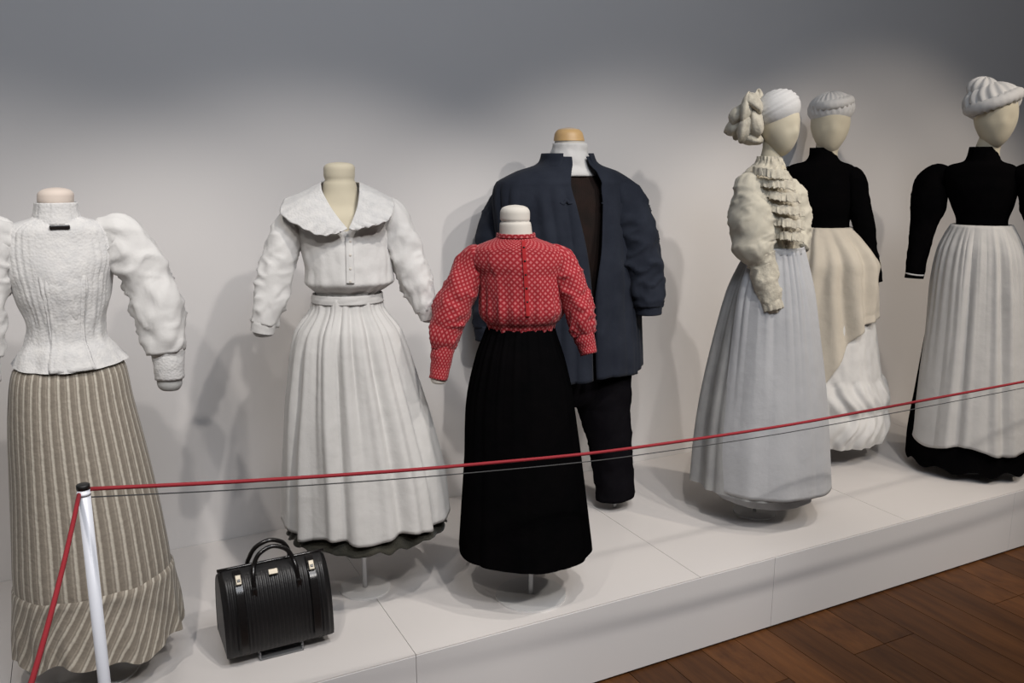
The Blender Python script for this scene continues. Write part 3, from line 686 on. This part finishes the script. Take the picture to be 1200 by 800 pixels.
# ---- heads with caps
def head(f, cx, top, chin, rw, rd, yaw, mat, d=0.0, neck=None):
    """faceless padded head: skull round, face narrowing to the chin, turned by yaw (to the picture's right)"""
    k = f.mpp(cx, (top + chin) / 2, d); c = f.at(cx, (top + chin) / 2, d); h = (chin - top) * k
    rows, cols = 36, 48
    P = np.zeros((rows, cols, 3)); UV = np.zeros((rows, cols, 2))
    fr = np.array([math.sin(yaw), -math.cos(yaw)]); la = np.array([math.cos(yaw), math.sin(yaw)])
    for i in range(rows):
        t_ = (i + 0.02) / (rows - 1 + .04)
        zz = 0.5 - 0.5 * (1 - math.cos(PI * t_))            # +0.5 crown to -0.5 chin
        w = math.sqrt(max(0, 1 - (2 * zz) ** 2))
        jaw = 1.0 if zz > 0 else 1.0 - 0.30 * (-2 * zz) ** 1.6 * 0.9
        for j in range(cols):
            th = 2 * PI * j / cols; x_, y_ = math.cos(th), math.sin(th)
            fx = x_ * rw * k * w * jaw
            back = 1.06 if y_ < 0 else 0.96
            fy = y_ * rd * k * w * back * (jaw if y_ < 0 else 1.0)
            brow = 0.003 * bell(zz, 0.10, 0.10) * max(0, y_) ** 6 - 0.004 * bell(zz, -0.05, 0.05) * (bell(x_, 0.38, .16) + bell(x_, -0.38, .16)) * max(0, y_) + 0.007 * bell(zz, -0.10, 0.09) * max(0, y_) ** 30
            shift = 0.10 * rd * k * (-2 * zz) if zz < 0 else 0
            if y_ < 0 and zz < 0: fy *= 1 - 0.35 * (-2 * zz)
            p = la * fx + fr * (fy + brow + shift)
            P[i, j] = (c[0] + p[0], c[1] + p[1], c[2] + zz * h); UV[i, j] = (j / cols, t_)
    return link('head', grid_mesh('head', P, UV, True, True, True), mat, f.root)

# ---- 5: maid seen from the side
f = Figure('dressed_mannequin', (884, 600), 'mannequin turned sideways in a frilled ivory blouse, pale grey skirt and bluish white apron', phi=58)
f.stand(520, 0.08)
head(f, 913, 112, 183, 22, 25, math.radians(52), M['form'])
f.loft('neck_form', [(894, 922, 164, 1, 1), (893, 917, 176, 1, 1), (889, 917, 188, .95, .95), (880, 922, 198, .8, .8)], M['form'], rows=16, cols=30, phi=0)
sk = f.loft('skirt', [(872, 936, 292, .9, .95), (860, 940, 312, .9, 1.05), (845, 948, 345, .92, 1.1), (830, 956, 400, .94, 1.1), (818, 962, 455, .94, 1.1), (810, 966, 510, .95, 1.1), (806, 967, 562, .95, 1.1)], M['grey_skirt'],
            disp=lambda th, t, z: 0.006 * (1 - t) ** 2 * pleats(th, 44, 2) + (0.004 + 0.016 * t) * pleats(th, 19, 1.1, .6), cols=260, rows=60, off=-0.016)
tag(sk, 'pale grey pleated cotton skirt')
ps = f.loft('petticoat', [(840, 940, 500, .95, 1), (836, 946, 560, .95, 1), (838, 950, 577, .95, 1)], M['cool_apron'], cols=120, rows=20, disp=lambda th, t, z: .006 * pleats(th, 12, 3), phi=0)
tag(ps, 'white petticoat hem')
LV5 = [(872, 938, 291, .9, .95), (862, 944, 312, .9, 1.05), (849, 952, 345, .92, 1.08), (838, 959, 400, .94, 1.1), (829, 965, 455, .94, 1.1), (822, 969, 510, .95, 1.1), (818, 971, 560, .95, 1.1)]
ap = f.loft('apron', LV5, M['cool_apron'], off=0.010, span=lambda t: (FRONT - 1.75 - .1 * t, FRONT + 1.75), cols=220, rows=70,
            disp=lambda th, t, z: 0.007 * (1 - t) ** 2 * pleats(th, 36, 2.1) + 0.010 * t * pleats(th, 7, 0.7, .7) + 0.004 * ring_noise(th, t, 4, 3, 5), solid=0.0025)
tag(ap, 'bluish white gathered apron')
f.loft('waistband', [(873, 938, 288, .9, .95), (872, 938, 296, .9, .95)], M['cool_apron'], parent=ap, off=0.012, cols=60, rows=5, solid=0.003)
def d5(th, t, z):
    return 0.006 * ring_noise(th, t, 6, 14, 3) + 0.004 * ring_noise(th, t, 14, 26, 5) + 0.005 * bell(t, .9, .12) * pleats(th, 22, 2)
bl = f.loft('blouse', [(888, 916, 183, .98, .98), (886, 919, 190, .95, .95), (874, 922, 200, .85, .85), (864, 930, 214, .75, .75), (862, 937, 236, .80, .62), (862, 940, 258, .92, .62), (866, 939, 276, .92, .66), (872, 937, 291, .88, .8), (872, 937, 297, .88, .85)], M['ivory_lace'], disp=d5, cols=140, rows=70)
tag(bl, 'ivory blouse covered with lace frills')
# frills down the front edge and across the yoke
for k, (y0, x0, x1) in enumerate(((200, 882, 925), (212, 880, 933), (226, 880, 939), (242, 884, 942), (258, 896, 943), (273, 902, 942))):
    f.patch('frill', [[(x0 + (x1 - x0) * q, y0 - 5 + 6 * q, .075 + .05 * math.sin(q * PI * .9)) for q in (0, .25, .5, .75, 1)],
                      [(x0 + (x1 - x0) * q, y0 + 5 + 6 * q, .085 + .055 * math.sin(q * PI * .9)) for q in (0, .25, .5, .75, 1)]], M['ivory_lace'], bl, solid=0.003, sub=16,
            disp=lambda i, j: np.array([0.003 * math.sin(j * 55 + k), -0.005 * i * fbm(j * 14, k * 3.3) * 1.6, 0.007 * fbm(j * 9 + 5, k * 2.1) + .002 * math.sin(j * 63 + 3 * k) * i]))
f.sleeve('sleeve', [(884, 210, .05, 9), (879, 218, .07, 16), (879, 240, .09, 22), (882, 266, .11, 25), (884, 286, .115, 23), (889, 300, .12, 17), (892, 306, .12, 13)], M['ivory'], bl, wr=0.008, seed=12.1, diag=6.0, puck=((0.1, .01, .1), (0.85, .010, .1)), flat=1.0)
f.sleeve('cuff', [(890, 299, .12, 17), (893, 308, .12, 16), (896, 322, .13, 15), (900, 340, .14, 13.5), (903, 356, .145, 11.5), (904, 366, .145, 9)], M['ivory_lace'], bl, wr=0.005, seed=3.9, flat=1.0, m=50)
f.px_tube('cuff_frill', [(902, 350, .145, 12), (904, 358, .147, 13), (905, 363, .148, 12.5)], M['ivory_lace'], bl, n=40, m=10, disp=lambda th, t, r_: .004 * t * math.sin(th * 12))
f.sleeve('sleeve', [(914, 212, -.03, 9), (922, 222, -.06, 14), (930, 244, -.075, 17), (932, 270, -.07, 17), (931, 292, -.03, 14)], M['ivory'], bl, wr=0.008, seed=13.1, flat=1.0)
cp = f.ball('cap', 911, 129, .0, 27, 23, 26.5, M['white'], f.root, tilt=math.radians(-30), yaw=0, disp=lambda th, f_, v: 0.022 * math.sin(f_ * 26) * (f_ < 1.75), nu=60, nv=44)
tag(cp, 'white pleated cap')
for k, (px, py, d, rx, ry, rz, tl) in enumerate(((884, 122, .05, 9, 14, 17, -.5), (875, 128, .06, 8, 18, 15, .1), (865, 134, .03, 8, 14, 16, .7), (886, 145, .065, 9, 17, 12, -.15), (874, 149, .065, 9, 17, 13, .35), (862, 148, .02, 8, 13, 14, .9), (880, 162, .04, 14, 8, 13, .15), (889, 132, -.03, 9, 24, 14, -.1), (870, 140, -.04, 10, 22, 12, .3))):
    f.ball('ribbon_loop', px, py, d, rx, ry, rz, M['ivory_lace'], cp, tilt=tl, disp=lambda th, f_, v, k=k: 0.07 * math.sin(th * 3 + k * 2 + math.sin(f_ * 2)) + 0.20 * nz(v[0] * 1.2 + k, v[1] * 1.2, v[2] * 1.2), nu=56, nv=36)

# ---- 6: black bodice, hitched cream overskirt
f = Figure('dressed_mannequin', (952, 527), 'mannequin in a black high-necked bodice with a cream overskirt hitched up over a ruched petticoat', phi=14)
f.stand(430, 0.08)
head(f, 973, 109, 180, 22, 24, math.radians(12), M['form'])
f.loft('neck_form', [(957, 986, 165, 1, 1), (955, 982, 178, .95, .95), (950, 982, 190, .9, .9)], M['form'], rows=10, cols=30)
pt = f.loft('petticoat', [(938, 998, 266, .8, .8), (922, 1010, 310, .85, .7), (908, 1024, 360, .88, .62), (900, 1029, 400, .9, .58), (893, 1035, 440, .9, .54), (888, 1039, 475, .92, .52), (886, 1036, 506, .92, .5)], M['white'],
            disp=lambda th, t, z: .005 * pleats(th, 30, 2) + (max(0, t - .70) > 0) * (.020 * abs(math.sin((t - .70) * 21)) + .013 * pleats(th + .12 * math.sin(t * 24), 34, 4)) + .005 * ring_noise(th, t, 9, 18, 4), cols=260, rows=90)
tag(pt, 'white petticoat with ruched puffs at the hem')
def te6(th):
    # hem of the overskirt climbs from the left front to the right side, where it is tucked up
    a_ = (math.atan2(math.sin(th - FRONT), math.cos(th - FRONT)))      # + towards the picture's left
    return 0.78 - 0.30 / (1 + math.exp((a_ + 0.15) * 5.0)) + 0.14 / (1 + math.exp(-(a_ - 0.15) * 6))
ov = f.loft('overskirt', [(940, 995, 266, .8, .8), (930, 1009, 280, .85, .85), (922, 1022, 296, .9, .8), (917, 1027, 308, .92, .75), (912, 1026, 324, .92, .7), (905, 1027, 372, .93, .63), (896, 1030, 420, .95, .57), (890, 1034, 480, .95, .53)], M['cream'], tend=te6, off=0.010,
            disp=lambda th, t, z: .006 * (1 - t) ** 2 * pleats(th, 22, 2) + .018 * pleats(th, 7, 1.9, .7) * math.sin(PI * min(1, t * 1.1)) ** .5 + valleys(th, t, ((FRONT + .0, .10, .022 * min(1, 3 * t), -.25), (FRONT - .55, .09, .016 * min(1, 3 * t), -.1), (FRONT + .6, .10, .016 * min(1, 3 * t), .1))) + .006 * ring_noise(th, t, 3, 4, 9), cols=180, rows=60, solid=0.004)
tag(ov, 'cream linen overskirt tucked up at one side')
bl = f.loft('bodice', [(949, 979, 173, .98, .98), (948, 981, 182, .95, .95), (944, 985, 188, .85, .85), (926, 1000, 194, .6, .6), (918, 1007, 204, .54, .54), (922, 1004, 222, .64, .56), (928, 1002, 240, .68, .58), (938, 996, 262, .72, .68), (939, 996, 271, .74, .7)], M['black'], cols=90, rows=60, disp=lambda th, t, z: .002 * ring_noise(th, t, 3, 6, 2))
tag(bl, 'black wool bodice with high collar')
f.sleeve('sleeve', [(990, 206, 0, 9), (997, 208, 0, 13), (1005, 235, .0, 13.5), (1012, 262, .01, 11.5), (1018, 290, .02, 9), (1023, 312, .03, 7.5), (1027, 331, .035, 6.8)], M['black'], bl, wr=0.003, seed=2.9)
f.sleeve('sleeve', [(932, 206, 0, 9), (925, 208, 0, 13), (917, 235, .0, 13.5), (914, 262, .01, 11.5), (912, 290, .02, 9), (911, 312, .03, 7.5), (911, 331, .035, 6.8)], M['black'], bl, wr=0.003, seed=3.9)
cp = f.ball('cap', 974, 128, .0, 26, 20, 25, M['white'], f.root, tilt=math.radians(-6), disp=lambda th, f_, v: .02 * math.sin(th * 24) * (f_ < 1.8), nu=120, nv=24)
cp.scale = (1, 1, 1)
tag(cp, 'white pleated cap with a rolled brim')
pts = []
for k in range(49):
    a_ = 2 * PI * k / 48
    p = f.at(975, 122, 0) + np.array([math.cos(a_) * 0.070, -math.sin(a_) * 0.085, -0.012 * math.sin(a_) + .004 + .010 * math.cos(a_)])
    pts.append(p)
tube('brim', pts, 0.022, M['white'], cp, n=20, cap=False, disp=lambda th, t, r_: .0035 * math.sin(t * 2 * PI * 26))

# ---- 7: black bodice with full white apron
f = Figure('dressed_mannequin', (1132, 548), 'mannequin in a black puff-sleeved bodice and long black skirt under a full white apron', phi=10)
f.stand(460, 0.08)
head(f, 1167, 98, 174, 23, 26, math.radians(20), M['form'])
f.loft('neck_form', [(1148, 1178, 160, 1, 1), (1142, 1172, 176, .95, .95), (1138, 1172, 188, .9, .9)], M['form'], rows=10, cols=30)
sk = f.loft('skirt', [(1120, 1182, 264, .8, .8), (1108, 1190, 290, .85, .9), (1098, 1196, 320, .86, .9), (1084, 1202, 394, .88, .92), (1072, 1204, 460, .9, .95), (1063, 1206, 510, .92, .95), (1061, 1206, 534, .92, .95)], M['black'],
            disp=lambda th, t, z: (.003 + .008 * t) * pleats(th, 13, 1.6), cols=200, rows=50, zdrop=lambda th, t: -.012 * t ** 6 * (1 + math.sin(11 * th)))
tag(sk, 'long black wool skirt with a wavy hem')
LV7 = [(1119, 1183, 263, .8, .8), (1110, 1190, 277, .84, .86), (1103, 1196, 292, .87, .9), (1097, 1200, 316, .88, .9), (1086, 1204, 394, .9, .92), (1076, 1207, 460, .92, .95), (1068, 1210, 512, .94, .95)]
ap = f.loft('apron', LV7, M['apron'], off=0.014, span=lambda t: (FRONT - 1.6, FRONT + 1.62 - .30 * t), cols=220, rows=70,
            disp=lambda th, t, z: .011 * (1 - t) ** 2 * min(1, 8 * t) * pleats(th, 40, 2.1) + (.003 + .008 * t) * pleats(th, 13, 1.6) + valleys(th, t, ((FRONT - .35, .08, .016 * min(1, 3 * t), -.05), (FRONT + .3, .07, .010 * min(1, 3 * t), .05))) + .003 * ring_noise(th, t, 4, 4, 6), zdrop=lambda th, t: -.016 * t ** 5 * (math.sin(5 * th + 2)), solid=0.0025)
tag(ap, 'full white gathered apron')
f.loft('waistband', [(1120, 1182, 263, .8, .8), (1119, 1183, 271, .8, .8)], M['apron'], parent=ap, off=0.014, cols=60, rows=5, solid=0.003)
bl = f.loft('bodice', [(1136, 1170, 172, .98, .98), (1134, 1171, 180, .95, .95), (1130, 1174, 188, .85, .85), (1112, 1190, 194, .6, .6), (1104, 1198, 204, .54, .54), (1108, 1194, 222, .66, .56), (1114, 1189, 240, .70, .58), (1120, 1182, 260, .72, .68), (1120, 1182, 269, .74, .7)], M['black'], cols=90, rows=60, disp=lambda th, t, z: .002 * ring_noise(th, t, 3, 6, 2) + .0015 * pleats(th, 20, 3) * bell(t, .7, .2))
tag(bl, 'black wool bodice with high collar and puffed shoulders')
SL7 = [(1114, 205, 0, 9), (1102, 206, 0, 15), (1091, 218, .0, 19.5), (1088, 240, .01, 19), (1082, 265, .02, 14.5), (1077, 290, .03, 12), (1073, 310, .04, 10.5), (1071, 326, .045, 9.8)]
f.sleeve('sleeve', SL7, M['black'], bl, wr=0.003, seed=5.9)
f.px_tube('cuff_trim', [(1072, 320, .045, 10.3), (1071.7, 321.5, .045, 10.3)], M['lace'], bl, n=30, m=4)
f.sleeve('sleeve', [(1188, 205, 0, 9), (1200, 206, 0, 15), (1213, 218, .0, 19.5), (1217, 240, .01, 19), (1220, 265, .02, 14.5), (1222, 290, .03, 12), (1223, 310, .04, 10.5), (1223, 326, .045, 9.8)], M['black'], bl, wr=0.003, seed=6.9)
cp = f.ball('cap', 1162, 119, -.01, 30, 22, 28, M['white'], f.root, tilt=math.radians(-8), disp=lambda th, f_, v: .05 * math.sin(th * 16 + 2 * math.sin(f_ * 2)) * math.sin(f_), nu=110, nv=30)
tag(cp, 'white gathered cap with a puffed crown')
f.ball('cap_puff', 1152, 104, -.01, 17, 13, 17, M['white'], cp, tilt=.2, disp=lambda th, f_, v: .07 * math.sin(th * 11), nu=80, nv=24)
pts = []
for k in range(49):
    a_ = 2 * PI * k / 48
    p = f.at(1164, 119, 0) + np.array([math.cos(a_) * 0.083 , -math.sin(a_) * 0.092, -0.014 * math.sin(a_) + .030 * math.cos(a_) + .000])
    pts.append(p)
tube('brim', pts, 0.024, M['white'], cp, n=22, cap=False, disp=lambda th, t, r_: .005 * math.sin(t * 2 * PI * 22 + math.sin(th)))

# ------------------------------------------------------------------ handbag on its stand
A = on_z(262, 786, PL_H); Bp = on_z(396, 752, PL_H)
LIFT = 0.035
bc = (A + Bp) / 2
ang = math.atan2(Bp[1] - A[1], Bp[0] - A[0])
W = 0.29; Hh = 0.215; DP = 0.085   # half depth
bag = bpy.data.objects.new('handbag', None); COL.objects.link(bag)
bag.location = (bc[0] + 0.0, bc[1] + DP * 0.9, PL_H + LIFT); bag.rotation_euler = (0, 0, ang)
tag(bag, 'black leather ribbed handbag with two straps on a clear stand', 'handbag')
def prof(u):
    """side profile, u 0..1 from the front bottom over the top to the back bottom"""
    pts = [(-1.0, 0.0), (-1.04, 0.10), (-1.0, 0.35), (-0.85, 0.62), (-0.55, 0.86), (-0.22, 0.97), (0, 1.0), (0.22, 0.97), (0.55, 0.86), (0.85, 0.62), (1.0, 0.35), (1.04, 0.10), (1.0, 0.0)]
    k = u * (len(pts) - 1); x = np.arange(len(pts))
    return np.array([pchip(x, [p[0] for p in pts], np.array([k]))[0] * DP, pchip(x, [p[1] for p in pts], np.array([k]))[0] * Hh])
rowsN, colsN = 150, 60
P = np.zeros((rowsN, colsN, 3)); UV = np.zeros((rowsN, colsN, 2))
for i in range(rowsN):
    s_ = i / (rowsN - 1); x_ = (s_ - .5) * W
    edge = 1 - 0.05 * max(0, abs(s_ - .5) - .46) / .04
    for j in range(colsN):
        u = j / (colsN - 1); y_, z_ = prof(u)
        rib = 0.0028 * abs(math.sin(s_ * PI * 26)) * (math.sin(PI * u) ** .3) * (abs(s_ - .5) < .46) * (abs(u - .5) > .12)
        rr = math.hypot(y_, z_ + 1e-6)
        P[i, j] = (x_, (y_ * edge) * (1 + rib / max(.02, rr)) - (rib if u < .5 else -rib), z_ * edge)
me = grid_mesh('body', P, UV, False)
bdy = link('body', me, M['leather'], bag)
for s_ in (-1, 1):
    pr = np.array([prof(u) for u in np.linspace(0, 1, 40)])
    bm = bmesh.new()
    vs = [bm.verts.new((s_ * (W / 2 - .001), y_ * .95, z_ * .95)) for y_, z_ in pr]
    bm.faces.new(vs if s_ > 0 else vs[::-1])
    r_ = bmesh.ops.inset_region(bm, faces=list(bm.faces), thickness=0.012, depth=-0.006)
    me = bpy.data.meshes.new('end_panel'); bm.to_mesh(me); bm.free()
    link('end_panel', me, M['leather'], bag, smooth=False)
box('bottom_panel', (0, 0, 0.002), (W * .97, DP * 1.98, 0.006), M['leather'], bag, .002)
# frame bar along the top
tube('top_frame', [(x_, 0, Hh + .001) for x_ in np.linspace(-W / 2, W / 2, 8)], 0.0045, M['leather_gloss'], bag)
for xs in (-0.098, 0.098):
    pr = [prof(u) for u in np.linspace(0.03, 0.46, 24)]
    rows_ = np.array([[(xs + w, y_ * 1.0 - .006 - (.004 if z_ < .18 else 0), z_ + .005) for w in (-.010, -.009, .009, .010)] for y_, z_ in pr])
    st = link('strap', grid_mesh('strap', rows_, np.zeros((24, 4, 2)), False), M['leather_gloss'], bag)
    md = st.modifiers.new('thickness', 'SOLIDIFY'); md.thickness = 0.003; md.offset = 0
    y_, z_ = prof(0.36)
    bk = box('buckle', (xs, y_ - .013, z_ + .008), (0.016, 0.006, 0.028), M['silver'], st, .002)
    bk.rotation_euler = (-.75, 0, 0)
    box('buckle_bar', (xs, y_ - .0175, z_ + .008), (0.008, 0.003, 0.008), M['brooch'], st, .001).rotation_euler = (-.75, 0, 0)
y_, z_ = prof(0.37)
pl = box('name_plate', (-0.005, y_ - .010, z_ + .006), (0.026, 0.004, 0.016), M['silver'], bag, .0015); pl.rotation_euler = (-.75, 0, 0)
for sgn in (-1, 1):
    y0 = sgn * 0.030
    hp = [(-.060, sgn * .052, Hh - .045), (-.058, sgn * .046, Hh - .015), (-.052, y0, Hh + .012), (-.036, y0 * .8, Hh + .038), (0, y0 * .7, Hh + .052), (.036, y0 * .8, Hh + .038), (.052, y0, Hh + .012), (.058, sgn * .046, Hh - .015), (.060, sgn * .052, Hh - .045)]
    hd = tube('handle', smooth_path(hp, 50), 0.0062, M['leather_gloss'], bag, n=14)
    for xs in (-.060, .060):
        box('handle_tab', (xs, sgn * .060, Hh - .055), (0.014, 0.012, 0.03), M['leather_gloss'], hd, .003)

stand = bpy.data.objects.new('bag_stand', None); COL.objects.link(stand)
stand.location = (bag.location[0], bag.location[1], PL_H); stand.rotation_euler = (0, 0, ang)
tag(stand, 'low clear acrylic riser under the black handbag', 'stand')
box('base_plate', (0.0, 0, 0.0025), (0.12, 0.15, 0.005), M['acrylic'], stand, .001)
box('shelf', (0.0, 0, LIFT - .0025), (0.12, 0.15, 0.005), M['acrylic'], stand, .001)
for s_ in (-1, 1): box('upright', (s_ * .0575, 0, LIFT / 2), (0.005, 0.15, LIFT - .01), M['acrylic'], stand, .001)

# ------------------------------------------------------------------ rope barrier
PT = on_z(97, 567, 1.0)
def barrier_post(x, y, label):
    p = bpy.data.objects.new('barrier_post', None); COL.objects.link(p); p.location = (x, y, 0)
    tag(p, label, 'barrier post')
    tube('pole', [(0, 0, 0.008), (0, 0, 0.992)], 0.0115, M['post'], p, n=24)
    tube('end_cap', [(0, 0, 0.990), (0, 0, 0.9985), (0, 0, 1.0)], [0.0122, 0.0122, 0.0105], M['black_cap'], p, n=24)
    tube('base_disc', [(0, 0, 0), (0, 0, 0.008), (0, 0, 0.011)], [0.14, 0.14, 0.13], M['post'], p, n=40)
    tube('cord_eye', [(0, 0, .978), (0, 0, .984)], 0.0125, M['post'], p, n=20)
    return p
barrier_post(PT[0], PT[1], 'slim white barrier post with black cap in front of the striped skirt')
Q = on_z(41, 800, 0.895)
E2 = np.array([PT[0], PT[1], 0]) + (Q - np.array([PT[0], PT[1], 0])) * 3.0
barrier_post(E2[0], E2[1], 'slim white barrier post at the cord corner beside the viewer')
X2 = 4.75
barrier_post(X2, PT[1], 'slim white barrier post at the far end of the red cord')
ctrl = [(PT[0] + .012, .988), (.29, .951), (.763, .9056), (1.234, .874), (1.93, .858), (2.87, .8596), (3.7, .90), (X2 - .012, .988)]
xq = np.linspace(ctrl[0][0], ctrl[-1][0], 90)
zq = pchip([c_[0] for c_ in ctrl], [c_[1] for c_ in ctrl], xq)
o = tube('sagging_rope', [(x_, PT[1], z_) for x_, z_ in zip(xq, zq)], 0.0042, M['cord_red'], n=10)
tag(o, 'thin red barrier cord sagging across the front of the mannequins', 'rope')
o = tube('thin_wire', [(x_, PT[1] + .004, z_ - .018 - .007 * math.sin(PI * (x_ - xq[0]) / (xq[-1] - xq[0]))) for x_, z_ in zip(xq, zq)], 0.0014, M['cord_grey'], n=8)
tag(o, 'very thin grey cord running just below the red cord', 'wire')
s0 = np.array([PT[0] - .008, PT[1] - .008, .983]); 
path = []
for k in range(40):
    t_ = k / 39.0
    p = s0 + (np.array([E2[0], E2[1], .983]) - s0) * t_
    p[2] -= 0.55 * t_ * (1 - t_) * 0.72
    path.append(p)
o = tube('sagging_rope', path, 0.0042, M['cord_red'], n=10)
tag(o, 'red cord running from the white post towards the viewer', 'rope')
